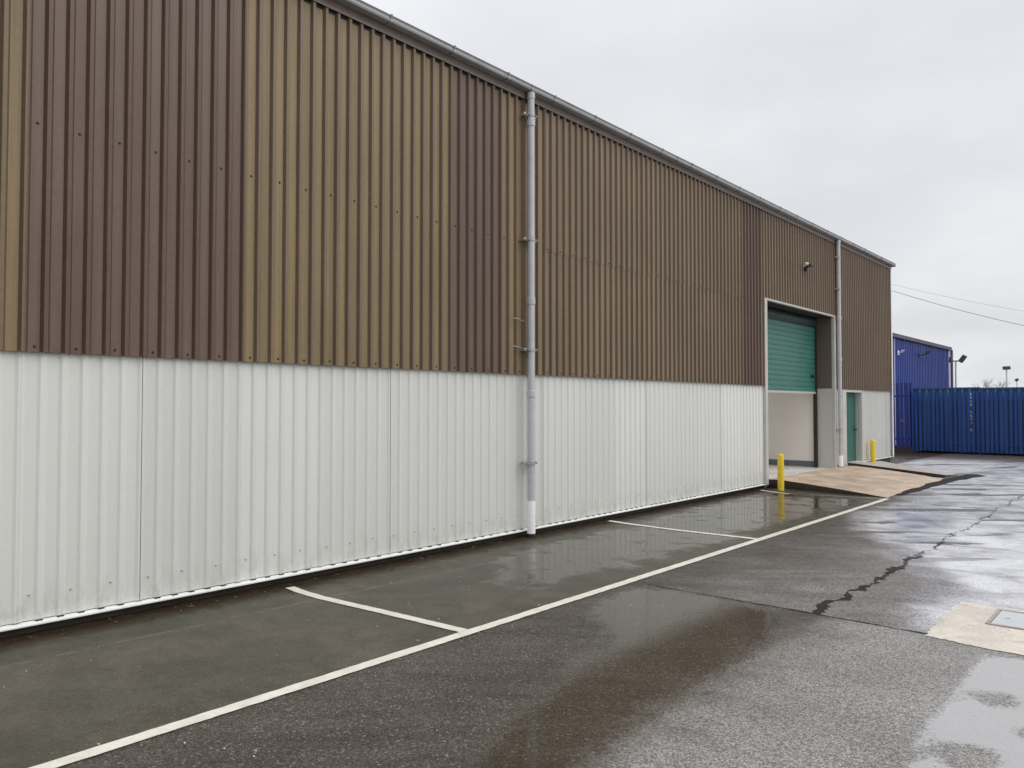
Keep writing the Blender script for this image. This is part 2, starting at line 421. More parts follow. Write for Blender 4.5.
lvl = t.math('MULTIPLY', lvl, t.math('SUBTRACT', 1.0, t.math('MULTIPLY', foot, .9)))
lvl = t.math('MULTIPLY', lvl, t.math('SUBTRACT', 1.0, t.math('MULTIPLY', t.math('MULTIPLY', yard, dks), t.smooth(Y, 8.5, 11.5, 0, .6))))
t.put(b.inputs['Specular IOR Level'], t.math('MULTIPLY', lvl, t.math('SUBTRACT', 1.0, t.math('MULTIPLY', crack, .95))))
# relief
h = t.math('SUBTRACT', t.math('MULTIPLY', fine, .35), t.math('MULTIPLY', vd, 1.0))
h = t.math('ADD', h, t.math('MULTIPLY', stone, .25))
bs = t.math('MULTIPLY', t.mixf(bay, t.mixf(yard, .75, .3), .3), t.math('SUBTRACT', 1.0, t.math('MULTIPLY', wet, .97)))
bn = t.bump(h, bs, .006)
bn = t.bump(t.math('SUBTRACT', t.math('MULTIPLY', nC, .25), t.math('MULTIPLY', crack, 1.0)), t.mixf(wet, .35, .0), .012, bn)
rip = t.noise(P, 26, 2, .5)
bn2 = t.bump(rip, t.math('MULTIPLY', wet, .05), .004, bn)
t.put(b.inputs['Normal'], bn2)
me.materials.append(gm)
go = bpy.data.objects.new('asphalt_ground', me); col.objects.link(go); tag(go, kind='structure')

# concrete patch with manhole
cm, t, b = new_mat('pale_concrete')
P = t.coord('Object')
n1 = t.noise(P, 2.5, 5, .6); n2 = t.noise(P, 45, 4, .7)
c = t.mix(t.smooth(n1, .35, .65), (.50, .44, .36), (.62, .56, .48))
c = t.mul(c, t.grey(t.smooth(n2, .25, .75, .8, 1.15)))
c = t.mix(t.smooth(t.noise(P, 5.5, 5, .7), .52, .70, 0, .55), c, (.26, .21, .16))
t.put(b.inputs['Base Color'], c); t.put(b.inputs['Roughness'], t.smooth(n1, .4, .6, .18, .5))
t.put(b.inputs['Normal'], t.bump(n2, .25, .004)); M['concrete'] = cm
mb = MB(); out = [(5.16, 6.50), (5.5, 6.44), (6.2, 6.43), (7.1, 6.45), (7.12, 7.9), (6.1, 7.86), (5.15, 7.80), (5.13, 7.2)]
hole = (5.445, 6.28, 7.14, 7.72)
# ring of quads round the rectangular hole
inn = [(hole[0], hole[2]), (5.75, hole[2]), (6.0, hole[2]), (hole[1], hole[2]), (hole[1], hole[3]), (6.0, hole[3]), (hole[0], hole[3]), (hole[0], 7.4)]
def dens(pl, k, jit):
    o_ = []
    for (a, b_) in zip(pl, pl[1:] + pl[:1]):
        for q in range(k):
            f_ = q / k; o_.append((a[0] + (b_[0] - a[0]) * f_ + random.uniform(-jit, jit), a[1] + (b_[1] - a[1]) * f_ + random.uniform(-jit, jit)))
    return o_
O_ = dens(out, 14, .012); I_ = dens(inn, 14, 0); n_ = len(O_)
mb.add([(x, y, .004) for x, y in O_] + [(x, y, .0045) for x, y in I_], [(i, (i + 1) % n_, n_ + (i + 1) % n_, n_ + i) for i in range(n_)])
tag(mb.build('concrete_patch', cm), kind='structure')
mh = empty('manhole_cover', (5.86, 7.43, 0))
tag(mh, 'rectangular steel manhole cover set in the pale concrete patch at the right', 'manhole cover')
mb = MB()
for (a, b_, c_, d_) in ((-.412, .416, -.287, -.26), (-.412, .416, .262, .287), (-.412, -.385, -.26, .262), (.389, .416, -.26, .262)): mb.box(a, b_, c_, d_, .001, .012)
mb.build('frame', paint('worn_frame', (.30, .28, .25), .6, .3, 8), mh)
mb = MB().box(-.38, .384, -.255, .257, .001, .009)
for i in (-1, 1): mb.box(i * .3 - .02, i * .3 + .02, -.012, .012, .009, .013)
cv = mb.build('cover_plate', paint('wet_galvanised_plate', (.44, .46, .47), .16, .08, 5, metal=.0), mh)

# painted lines
lm, t, b = new_mat('line_paint')
P = t.coord('Object'); n1 = t.noise(P, 7, 4, .6); n2 = t.noise(P, 90, 3, .7)
c = t.mix(t.smooth(n1, .3, .7), (.66, .63, .53), (.78, .75, .66)); c = t.mul(c, t.grey(t.smooth(n2, .2, .8, .85, 1.08)))
t.put(b.inputs['Base Color'], c); b.inputs['Roughness'].default_value = .35
t.put(b.inputs['Normal'], t.bump(n2, .2, .003))
wear = t.smooth(t.math('ADD', t.math('MULTIPLY', n2, .6), t.math('MULTIPLY', n1, .4)), .66, .72)
c = t.mix(wear, c, (.06, .05, .045)); t.put(b.inputs['Base Color'], c)
fm, t, b = new_mat('faded_line_paint')
P = t.coord('Object'); n2 = t.noise(P, 14, 5, .7)
c = t.mix(t.smooth(n2, .38, .62), (.10, .09, .08), (.62, .59, .52)); t.put(b.inputs['Base Color'], c); b.inputs['Roughness'].default_value = .2
def strip(name, pts, wd, mat, z=.004):
    """flat painted strip with slightly ragged edges"""
    L = []; Rr = []
    dense = []
    for (a, b_) in zip(pts[:-1], pts[1:]):
        n = max(2, int(math.hypot(b_[0] - a[0], b_[1] - a[1]) / .06))
        for i in range(n): dense.append((a[0] + (b_[0] - a[0]) * i / n, a[1] + (b_[1] - a[1]) * i / n))
    dense.append(pts[-1])
    for i, p in enumerate(dense):
        q = dense[min(i + 1, len(dense) - 1)]; o = dense[max(i - 1, 0)]
        dx, dy = q[0] - o[0], q[1] - o[1]; l = math.hypot(dx, dy); nx_, ny_ = -dy / l, dx / l
        wob = .004 * mnoise.noise(Vector((p[0] * 1.1, p[1] * 1.1, 3)))
        a = wd / 2 + .003 * random.uniform(-1, 1); c_ = wd / 2 + .003 * random.uniform(-1, 1)
        L.append((p[0] + nx_ * a + wob, p[1] + ny_ * a, z)); Rr.append((p[0] - nx_ * c_ + wob, p[1] - ny_ * c_, z))
    n = len(L)
    mb = MB().add(L + Rr, [(i, i + 1, n + i + 1, n + i) for i in range(n - 1)])
    return tag(mb.build(name, mat), kind='structure')
strip('parking_boundary_line', [(2.50, -3.5), (2.495, 5), (2.49, 15.45)], .10, lm, .005)
strip('parking_bay_line', [(.18, 4.20), (.45, 4.17), (.74, 4.165), (1.6, 4.23), (2.44, 4.28)], .095, lm)
strip('parking_bay_line', [(.10, 9.76), (.5, 9.70), (1.3, 9.66), (2.44, 9.70)], .095, lm)
strip('parking_bay_line', [(.11, 15.30), (.42, 15.16), (.80, 15.04)], .09, lm)
strip('parking_bay_line', [(1.15, 15.16), (1.8, 15.26), (2.42, 15.40)], .09, fm)

# ------------------------------------------------------------------ warehouse
Y0, Y1 = -8.0, 25.22
OY0, OY1, OZ = 15.90, 20.08, 3.99        # loading bay opening
DY0, DY1, DZ = 21.02, 22.33, 2.09       # side door opening
PITCH = .1515; RIB0 = 1.964; SHEET = PITCH * 6
EAVE = 5.915; MID = 2.16
wh = empty('warehouse', (0, 0, 0))
tag(wh, 'long warehouse with brown ribbed sheets above white ones and a half-raised green shutter', 'warehouse')

def ribsheet(y0, y1, z0, z1, xo, mats, name, parent, depth=.031, screws=(), screw_phase=0, tilt=0.0, hollow_shade=False):
    """one ribbed sheet: flat pans at x=xo, trapezoid ribs standing out towards +x"""
    ys = [(y0, 0.0)]
    k = math.floor((y0 - RIB0) / PITCH) - 1
    prof = []
    while RIB0 + k * PITCH < y1 + PITCH:
        c_ = RIB0 + k * PITCH
        prof += [(c_ - .036, 0), (c_ - .017, depth), (c_ + .013, depth), (c_ + .034, 0)]
        k += 1
    def hgt(y):
        for (a, ha), (b_, hb) in zip(prof[:-1], prof[1:]):
            if a <= y <= b_: return ha + (hb - ha) * (y - a) / (b_ - a) if b_ > a else ha
        return 0
    pts = [(y0, hgt(y0))] + [p for p in prof if y0 < p[0] < y1] + [(y1, hgt(y1))]
    n = len(pts); th = .0015
    nz = max(1, int((z1 - z0) / .6)); mb = MB(); V = []
    for iz in range(nz + 1):
        z = z0 + (z1 - z0) * iz / nz
        for (y, h_) in pts: V.append((xo + h_ + tilt * (y - y0), y, z))
    m_ = len(V)
    # back skin for real thickness
    V += [(x - th, y, z) for (x, y, z) in V]
    F = []
    for iz in range(nz):
        for i in range(n - 1):
            a = iz * n + i
            F.append((a, a + 1, a + n + 1, a + n)); F.append((m_ + a, m_ + a + n, m_ + a + n + 1, m_ + a + 1))
    for i in range(n - 1):
        F.append((i, m_ + i, m_ + i + 1, i + 1)); a = nz * n + i; F.append((a, a + 1, m_ + a + 1, m_ + a))
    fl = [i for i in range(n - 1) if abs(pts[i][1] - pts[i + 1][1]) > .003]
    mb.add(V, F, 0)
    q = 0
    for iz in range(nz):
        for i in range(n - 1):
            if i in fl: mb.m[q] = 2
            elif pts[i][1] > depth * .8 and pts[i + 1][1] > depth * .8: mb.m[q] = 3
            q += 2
    if hollow_shade:     # black blocks stand in for the shade in the hollow foot of each rib
        k = math.floor((y0 - RIB0) / PITCH) - 1
        while RIB0 + k * PITCH < y1 - .02:
            yc = RIB0 + k * PITCH; k += 1
            if yc > y0 + .02: mb.box(xo - .004, xo + depth + .006, yc - .024, yc + .022, z0 - .011, z0 - .0005, 4)
    for zs in screws:
        k = math.floor((y0 - RIB0) / PITCH) - 1
        while RIB0 + (k + .5) * PITCH < y1:
            yc = RIB0 + (k + .5) * PITCH
            if yc > y0 + .03 and yc < y1 - .03 and (k + screw_phase) % 2 == 0:
                zc = zs + random.uniform(-.006, .006); yc += random.uniform(-.008, .008)
                r_ = .0088; nn = 8
                vv = [(xo + .001, yc + 1.35 * r_ * math.cos(2 * math.pi * q / nn), zc + 1.35 * r_ * math.sin(2 * math.pi * q / nn)) for q in range(nn)]
                vv += [(xo + .009, yc + .8 * r_ * math.cos(2 * math.pi * q / nn), zc + .8 * r_ * math.sin(2 * math.pi * q / nn)) for q in range(nn)]
                mb.add(vv, [(q, (q + 1) % nn, nn + (q + 1) % nn, nn + q) for q in range(nn)] + [tuple(range(nn, 2 * nn))], 1)
            k += 1
    return mb.build(name, mats, parent)

def upper_mat(yc):
    if 1.95 < yc < 3.77 or 6.48 < yc < 7.41 or 14.60 < yc < 15.55: return 'purple'
    if yc > 8.2: return 'brown'
    return 'olive'
bounds = [Y0]
k = math.ceil((Y0 - RIB0) / SHEET)
while RIB0 + k * SHEET < Y1 - .1:
    yb = RIB0 + k * SHEET
    if yb > Y0 + .1: bounds.append(yb)
    k += 1
bounds.append(Y1)
def split(a, b_, cuts):
    c_ = [a] + [q for q in cuts if a < q < b_] + [b_]
    return list(zip(c_[:-1], c_[1:]))
for a, b_ in zip(bounds[:-1], bounds[1:]):
    for (p, q) in split(a, b_, (OY0 - .05, OY1 + .05)):
        yc = (p + q) / 2; over = OY0 - .05 < yc < OY1 + .05
        mn = upper_mat(yc)
        z0 = OZ + .04 if over else MID
        if mn == 'brown' and not over:
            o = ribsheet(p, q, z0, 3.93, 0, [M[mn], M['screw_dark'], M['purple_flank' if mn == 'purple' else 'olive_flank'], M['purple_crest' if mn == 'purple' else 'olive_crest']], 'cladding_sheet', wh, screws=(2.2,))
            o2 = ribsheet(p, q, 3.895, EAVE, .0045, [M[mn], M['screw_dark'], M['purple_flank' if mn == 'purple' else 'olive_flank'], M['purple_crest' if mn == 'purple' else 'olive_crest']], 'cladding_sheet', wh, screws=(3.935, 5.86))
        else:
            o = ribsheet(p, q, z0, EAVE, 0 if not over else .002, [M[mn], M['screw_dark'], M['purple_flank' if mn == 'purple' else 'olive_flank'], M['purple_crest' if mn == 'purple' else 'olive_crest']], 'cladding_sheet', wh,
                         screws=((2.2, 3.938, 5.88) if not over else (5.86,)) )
        if mn == 'purple': o['label'] = 'darker purple-brown ribbed sheet'
# lower white sheets
bright = [(3.75, 4.66), (10.0, 10.95), (13.6, 15.95)]
for a, b_ in zip(bounds[:-1], bounds[1:]):
    for (p, q) in split(a, b_, (OY0 - .05, OY1 + .05, DY0 - .04, DY1 + .02)):
        yc = (p + q) / 2
        if OY0 - .05 < yc < OY1 + .05 or DY0 - .04 < yc < DY1 + .02: continue
        zb = .098 if yc < 16 else .215
        mn = 'white_bright' if any(u_ < yc < v_ for u_, v_ in bright) else 'white'
        if yc > 20: mn = 'white_grey'
        lapt = .004 if random.random() < .5 else 0
        ribsheet(p + (.0025 if (round((p - RIB0) / SHEET) - 1) % 3 == 0 else .0005), q - .0005, zb, MID + .03, -.036 + (.0045 if (round((p - RIB0) / SHEET) - 1) % 3 == 0 else 0), [M[mn], M['screw_light'], M['white_flank' if yc < 20 else 'white_grey'], M['white_flank' if yc < 20 else 'white_grey'], M['black']], 'lower_cladding_sheet', wh,
                 depth=.016, screws=(.29,), screw_phase=0, hollow_shade=True)
# white sheet over the door
ribsheet(DY0 - .04, DY1 + .02, DZ + .02, MID + .03, -.034, [M['white'], M['screw_light'], M['white_flank'], M['white_flank']], 'lower_cladding_sheet', wh)

# drip flashing under the white sheets, dark plinth behind it
def drip(a, b_, z):
    prof = [(-.042, z + .010), (.014, z - .002), (.018, z - .006), (.018, z - .017), (.015, z - .017), (.013, z - .009), (-.042, z + .002)]
    return MB().prism(prof, a, b_)
y_ = Y0
joints = [Y0, -3.2, .1, 3.15, 6.2, 9.3, 12.4, 15.94]
for a, b_ in zip(joints[:-1], joints[1:]):
    drip(a + .001, b_ - .001, .082).build('drip_flashing', M['white_trim'], wh)
drip(22.33, Y1, .197).build('drip_flashing', M['white_trim'], wh)
MB().box(-.30, -.045, Y0, OY0 - .06, -.1, .12).build('plinth', M['plinth'], wh)
each('plinth', M['plinth'], wh, [(-.30, -.045, OY1 + .22, DY0 - .04, -.1, .23), (-.30, -.045, DY1 + .1, Y1 - .02, -.1, .23)])
# inner liner wall behind the sheets
mb = MB()
def liner(a, b_, z0, z1): MB().box(-.16, -.06, a, b_, z0, z1).build('inner_wall', M['liner'], wh)
liner(Y0, OY0 - .02, .12, EAVE); liner(OY0 - .02, OY1 + .02, OZ + .06, EAVE); liner(OY1 + .02, DY0 - .08, .22, EAVE)
liner(DY0 - .08, DY1 + .04, DZ + .04, EAVE); liner(DY1 + .04, Y1 - .02, .22, EAVE)

# eaves flashing, fascia, gutter
mb = MB()
mb.prism([(.036, 5.885), (.044, 5.885), (.044, 5.962), (.055, 5.966), (.055, 5.972), (-.05, 5.972), (-.05, 5.966), (.036, 5.962)], Y0, Y1 + .03)
mb.build('eaves_flashing', M['flash'], wh)
MB().box(-.045, .005, Y0, Y1, 5.856, 5.90).build('eaves_black_strip', M['black'], wh)  # black strip below the flashing, showing in the pans between ribs
# moulded box gutter, outer skin then inner skin
gp = [(.048, 6.040), (.048, 5.985), (.060, 5.962), (.125, 5.956), (.150, 5.962), (.158, 5.985), (.150, 6.010), (.156, 6.035), (.166, 6.042), (.166, 6.050),
      (.150, 6.050), (.146, 6.012), (.152, 5.986), (.146, 5.968), (.124, 5.962), (.062, 5.967), (.054, 5.986), (.054, 6.040)]
gp = [(x, 6.05 - (6.05 - z) * .80) for x, z in gp]
gl = [Y0 - .02, -4, 0, 4.0, 7.93, 11.9, 15.9, 19.87, 23.4, Y1 + .04]
for a, b_ in zip(gl[:-1], gl[1:]):
    g_ = MB().prism(gp, a + .002, b_ - .002).build('gutter', M['gutter'], wh, smooth=True)
    y_ = a + .45
    while y_ < b_ - .2:                             # fascia brackets, one strap each
        MB().prism([(.044, 6.0), (.044, 5.966), (.128, 5.966), (.156, 5.972), (.164, 5.985), (.158, 6.01), (.170, 6.036), (.174, 6.058), (.05, 6.058), (.05, 6.054), (.168, 6.054), (.163, 6.038), (.152, 6.01), (.159, 5.987), (.152, 5.976), (.128, 5.971), (.050, 5.971), (.050, 6.0)], y_, y_ + .025).build('gutter_bracket', M['gutter'], g_)
        y_ += .98
    if b_ < Y1: 
        u = MB().prism([(x + .006, z - .006) for x, z in gp], b_ - .06, b_ + .06).build('gutter_union', M['gutter'], g_, smooth=True)
MB().box(.05, .16, Y1 + .04, Y1 + .045, 5.960, 6.045).build('gutter_stop_end', M['gutter'], wh)

# roof
W = 24.0; RX = -12.0; RZ = 7.15
mb = MB()
def roofpanel(ya, yb, x0, x1, mb):
    def z(x): return 6.04 + (RZ - 6.04) * (x / RX) if x > RX else 6.04 + (RZ - 6.04) * ((x + W) / (W + RX))
    mb.add([(x0, ya, z(x0)), (x0, yb, z(x0)), (x1, yb, z(x1)), (x1, ya, z(x1)), (x0, ya, z(x0) - .06), (x0, yb, z(x0) - .06), (x1, yb, z(x1) - .06), (x1, ya, z(x1) - .06)],
           [(0, 1, 2, 3), (7, 6, 5, 4), (0, 4, 5, 1), (1, 5, 6, 2), (2, 6, 7, 3), (3, 7, 4, 0)])
RL = [(15.4, 17.8), (18.3, 20.1)]                    # unseen rooflights, added to brighten the loading bay interior
roofpanel(Y0, 15.4, .08, RX, mb); roofpanel(17.8, 18.3, .08, RX, mb); roofpanel(20.1, Y1 + .03, .08, RX, mb)
for a, b_ in RL: roofpanel(a, b_, .08, -1.0, mb); roofpanel(a, b_, -8.5, RX, mb)
roofpanel(Y0, Y1 + .03, RX, -W, mb)
rf = mb.build('roof', M['roof'], wh)
for a, b_ in RL:
    mb = MB(); roofpanel(a + .002, b_ - .002, -1.002, -8.498, mb); mb.build('added_rooflight', M['added_rooflight'], rf)
# end walls and rear wall
for yy, nm in ((Y0 + .0, 'end_wall'), (Y1 - .12, 'end_wall')):
    n = 0; V = []; F = []
    xs = [-W + .05 + i * (W - .22) / 150 for i in range(151)]
    mb = MB()
    for i, x in enumerate(xs):
        zt = (6.0 + (RZ - 6.04) * (x / RX)) if x > RX else 6.0 + (RZ - 6.04) * ((x + W) / (W + RX))
        off = .02 if i % 2 else 0
        V += [(x, yy - off, .0), (x, yy - off, MID), (x, yy - off, zt - .05), (x, yy + .1, 0), (x, yy + .1, zt - .05)]
    mb.v = V
    for i in range(150):
        a = i * 5; c_ = a + 5
        mb.f += [(a, c_, c_ + 1, a + 1), (a + 1, c_ + 1, c_ + 2, a + 2), (a + 3, a + 4, c_ + 4, c_ + 3), (a + 2, c_ + 2, c_ + 4, a + 4)]
        mb.m += [1, 0, 1, 0]
    mb.build(nm, [M['brown'], M['white']], wh)
MB().box(-W - .05, -W + .04, Y0 + .01, Y1, 0, 6.0).build('rear_wall', M['brown'], wh)

# corner flashing
MB().prism([(-.02, .17), (.046, .17), (.046, 5.89), (-.02, 5.89)], Y1 + .002, Y1 + .035).prism([(.0405, .17), (.046, .17), (.046, 5.89), (.0405, 5.89)], Y1 - .075, Y1 + .0015).build('corner_flashing', M['white_trim'], wh)

# loading bay: trims, reveals, soffit, shutter, floor, inner partition
M['trim_grey'] = paint('dulled_trim', (.50, .49, .46), .45, .1, 3, dirt=.35, dirtc=(.25, .22, .19))
each('bay_trim', M['trim_grey'], wh, [(-.04, .034, OY0 - .13, OY0, .06, OZ + .04), (-.04, .034, OY1, OY1 + .13, .17, OZ + .04), (-.04, .032, OY0 + .001, OY1 - .001, OZ, OZ + .04)], .004)
REC = -.45
each('upper_reveal', M['reveal_brown'], wh, [(REC, -.042, OY1 + .002, OY1 + .05, MID + .012, OZ), (REC, -.042, OY0 - .05, OY0 - .002, MID + .012, OZ)])
each('lower_reveal', M['white_flat'], wh, [(REC, -.042, OY1 + .001, OY1 + .05, .12, MID + .008), (REC, -.042, OY0 - .05, OY0 - .001, .12, MID + .008)])
MB().box(REC - .3, -.042, OY0 + .001, OY1 - .001, OZ + .003, OZ + .05).build('bay_soffit', paint('shade_black_soffit', (.022, .020, .018), .6), wh)  # soffit coloured near-black to hold the shade of the recess
# shutter: curved slats, curtain half raised
sh = empty('roller_shutter', (0, 0, 0)); sh.parent = wh; sh['label'] = 'green slatted roller shutter raised halfway'
SX = REC + .01; zb, zt = 2.09, 3.74
mb = MB(); ns = 14; sh_h = (zt - zb) / ns
for i in range(ns):
    z0 = zb + i * sh_h
    pr = [(SX - .03, z0), (SX + .0, z0), (SX + .004, z0 + .006), (SX + .007, z0 + sh_h * .3), (SX + .008, z0 + sh_h * .55), (SX + .007, z0 + sh_h * .8), (SX + .003, z0 + sh_h - .010), (SX - .006, z0 + sh_h - .006), (SX - .006, z0 + sh_h), (SX - .03, z0 + sh_h)]
    mb.prism(pr, OY0 + .03, OY1 - .06)
mb.build('curtain', M['green'], sh)
MB().box(SX - .035, SX + .022, OY0 + .03, OY1 - .06, zb - .055, zb - .002).build('bottom_bar', M['bar'], sh, bevel=.004)
each('guide_rail', M['black'], sh, [(SX - .05, SX + .035, OY0 + .002, OY0 + .055, .152, 4.0), (SX - .05, SX + .035, OY1 - .075, OY1 - .002, .152, 4.0)], .003)
mb = MB(); mb.tube([(SX - .10, OY0 + .06, 3.86), (SX - .10, OY1 - .08, 3.86)], .17, 20); mb.build('barrel', M['green_dark'], sh, smooth=True)
MB().box(SX + .020, SX + .05, 19.72, 19.80, 2.44, 2.52).box(SX + .05, SX + .065, 19.74, 19.78, 2.46, 2.51).build('lock_box', M['black'], sh, bevel=.004)
# floor slab inside and the cream partition
M['slab'] = paint('pale_wet_slab', (.62, .60, .57), .3, .12, 2, dirt=.2, dirtc=(.3, .28, .24))
MB().box(-14, -.046, OY0 - .058, OY1 + .2, -.05, .15).build('floor_slab', M['slab'], wh)
MB().box(-14, REC - .06, OY1 + .055, OY1 + .20, .15, 5.8).build('inner_partition', M['cream'], wh)
MB().box(-14, REC - .06, OY1 + .040, OY1 + .0548, .152, .30).build('skirting', M['skirt'], wh)
MB().box(-14, REC - .2, OY0 - .7, OY0 - .6, .15, 5.8).build('inner_partition', M['cream'], wh)
MB().box(-14.2, -14, OY0 - .7, OY1 + .2, .15, 5.8).build('inner_partition', M['cream'], wh)

# personnel door
dr = empty('side_door', (0, 0, 0)); dr.parent = wh; dr['label'] = 'narrow green steel door in a white-trimmed recess'
DX = -.16
MB().box(DX - .045, DX, DY0 + .022, DY1 - .022, .22, DZ - .02).build('door_leaf', M['green_door'], dr, bevel=.003)
each('door_panel', M['green_door'], dr, [(DX + .0005, DX + .008, DY0 + .18, DY1 - .18, .38, 1.0), (DX + .0005, DX + .008, DY0 + .18, DY1 - .18, 1.18, 1.92)], .003)
MB().box(DX + .001, DX + .05, DY1 - .12, DY1 - .09, 1.06, 1.10).box(DX + .05, DX + .065, DY1 - .22, DY1 - .09, 1.065, 1.095).build('handle', M['black'], dr)
each('door_reveal', M['white_flat'], dr, [(-.31, -.03, DY1 - .02, DY1 + .03, .20, DZ + .02), (-.31, -.03, DY0 - .03, DY0 + .02, .2, DZ + .02), (-.31, -.03, DY0 + .021, DY1 - .021, DZ - .001, DZ + .02)])
each('door_trim', M['trim_grey'], dr, [(-.04, .016, DY0 - .31, DY0 - .002, .17, MID - .005), (-.04, .006, DY1 + .001, DY1 + .09, .17, MID - .005), (-.04, .010, DY0 - .001, DY1, DZ, DZ + .06)], .003)
MB().box(-.35, .0, DY0 + .021, DY1 - .021, .10, .215).build('threshold', M['slab'], dr)

# downpipes
def downpipe(y, zs, zend, brackets, couplers, spikes=False):
    dp = empty('downpipe', (0, 0, 0)); dp.parent = wh
    xp = .104; r_ = .048
    mb = MB(); mb.tube([(xp, y, 5.97), (xp, y, zs)], r_, 20)
    mb.build('pipe', M['pipe'], dp, smooth=True)
    MB().tube([(xp, y, 5.958), (xp, y, 5.88)], .055, 20).build('outlet', M['pipe'], dp, smooth=True)
    mb = MB().tube([(xp, y, zs + .01), (xp, y, zend)], .056, 20)
    s_ = mb.build('shoe', M['pipe_white'], dp, smooth=True)
    MB().tube([(xp, y, zend - .001), (xp, y, .004)], .062, 16).build('gully_collar', M['black'], dp, smooth=True)
    for zc in couplers: MB().tube([(xp, y, zc - .045), (xp, y, zc - .04), (xp, y, zc + .04), (xp, y, zc + .045)], [.052, .057, .057, .052], 20).build('coupler', M['pipe'], dp, smooth=True)
    for zc in brackets:
        mb = MB().tube([(xp, y, zc - .022), (xp, y, zc + .022)], .056, 20)
        mb.box(.0, .08, y - .10, y - .055, zc - .02, zc + .02); mb.box(.0, .08, y + .05, y + .095, zc - .02, zc + .02)
        mb.box(.075, .095, y - .13, y + .12, zc - .018, zc + .018)
        mb.tube([(.10, y - .09, zc), (.145, y - .09, zc)], .010, 8); mb.tube([(.10, y + .085, zc), (.14, y + .085, zc)], .010, 8)
        mb.build('pipe_bracket', M['galv'], dp, smooth=True)
    if spikes:
        for zc in (2.87, 2.50):
            MB().tube([(.03, y - .02, zc - .01), (.08, y - .22, zc + .015), (.09, y - .36, zc + .02)], .006, 6).build('loose_wire_tie', M['galv'], dp)
    return dp
downpipe(7.92, .46, .045, [5.66, 3.97, 2.49, .975], [3.14, 5.55, 1.9], True)['label'] = 'grey downpipe with white shoe halfway along the wall'
downpipe(20.24, .46, .19, [5.52, 4.7, 1.12], [3.96, 2.9])['label'] = 'grey downpipe with white shoe beside the loading bay'

# small security light above the bay
sl = empty('security_light', (0, 18.07, 4.99)); tag(sl, 'small black security lamp with white sensor on the brown wall above the shutter', 'security light')
MB().box(.022, .10, -.03, .03, -.10, .02).tube([(.06, 0, -.05), (.16, .03, .03)], .018, 8).build('bracket', M['black'], sl)
MB().box(.13, .19, -.01, .15, .0, .06).build('lamp_head', M['black'], sl, bevel=.01)
MB().tube([(.10, -.10, .06), (.16, -.12, .05)], [.03, .024], 12).tube([(.03,-.05,.0),(.12,-.10,.06)],.012,6).build('sensor', M['pipe_white'], sl, smooth=True)

# ------------------------------------------------------------------ ramp and step slab
M['rampc'] = None
rm, t, b = new_mat('brick_paver_ramp')
P = t.coord('Object')
br = t.new('ShaderNodeTexBrick'); t.put(br.inputs['Vector'], t.mapping(P, (1, 1, 1), rot=(0, 0, 0)))
br.inputs['Scale'].default_value = 1; br.inputs['Brick Width'].default_value = .21; br.inputs['Row Height'].default_value = .105; br.inputs['Mortar Size'].default_value = .004
br.inputs['Color1'].default_value = (.43, .315, .22, 1); br.inputs['Color2'].default_value = (.56, .44, .32, 1); br.inputs['Mortar'].default_value = (.25, .19, .14, 1)
n1 = t.noise(P, 1.4, 5, .6); n2 = t.noise(P, 40, 3, .6)
c = t.mul(br.outputs[0], t.grey(t.smooth(n1, .3, .7, .80, 1.22)))
c = t.mix(t.smooth(t.noise(t.mapping(P, (1, .35, 1)), 3.2, 5, .7), .54, .72, 0, .45), c, (.20, .155, .12)); c = t.mul(c, t.grey(t.smooth(n2, .2, .8, .85, 1.12)))
t.put(b.inputs['Base Color'], c); t.put(b.inputs['Roughness'], t.smooth(n1, .35, .65, .35, .6))
t.put(b.inputs['Normal'], t.bump(t.math('ADD', n2, br.outputs[1]), .25, .004))
M['ramp'] = rm
M['kerbdark'] = paint('wet_dark_kerb', (.035, .027, .021), .4, .4, 8, dirt=.4, dirtc=(.06, .05, .035), bump=.4)
mb = MB()
# top surface grid: wall side z .17, falling to the yard
xs = [-.044, .25, .8, 1.4, 2.0, 2.45]; zs_ = [.165, .175, .14, .10, .055, .012]
yn = [15.98, 15.93, 15.84, 15.74, 15.65, 15.58]; yf = [21.0, 20.95, 20.8, 20.6, 20.4, 20.2]
V = []; nr = 10
for i in range(6):
    for j in range(nr + 1): 
        f_ = j / nr; V.append((xs[i], yn[i] + (yf[i] - yn[i]) * f_, zs_[i] + .006 * math.sin(j * 1.7 + i)))
F = [(i * (nr + 1) + j, (i + 1) * (nr + 1) + j, (i + 1) * (nr + 1) + j + 1, i * (nr + 1) + j + 1) for i in range(5) for j in range(nr)]
mb.add(V, F, 0)
n = len(V); side = []
rim = [(i, 0) for i in range(6)] + [(5, j) for j in range(1, nr + 1)] + [(i, nr) for i in range(4, -1, -1)] + [(0, j) for j in range(nr - 1, 0, -1)]
ids = [i * (nr + 1) + j for i, j in rim]
base = [(V[q][0], V[q][1], -.02) for q in ids]
mb2v = [V[q] for q in ids] + base; k = len(ids)
mb.add(mb2v, [(q, (q + 1) % k, k + (q + 1) % k, k + q) for q in range(k)], 1)
tag(mb.build('loading_ramp', [M['ramp'], M['kerbdark']]), kind='structure')
# lower door slab beyond the ramp
M['slab2'] = paint('pale_step_concrete', (.42, .37, .31), .4, .15, 3, dirt=.3, dirtc=(.2, .17, .14), bump=.3)
mb = MB()
tp = [(-.03, 21.12, .235), (2.35, 20.75, .075), (2.45, 21.6, .02), (-.03, 23.95, .13)]
mb.add(tp, [(0, 1, 2, 3)], 0)
mb.add(tp + [(x, y, -.02) for x, y, z in tp], [(0, 1, 5, 4), (1, 2, 6, 5), (2, 3, 7, 6), (3, 0, 4, 7)], 1)
tag(mb.build('door_step_slab', [M['slab2'], M['kerbdark']]), kind='structure')
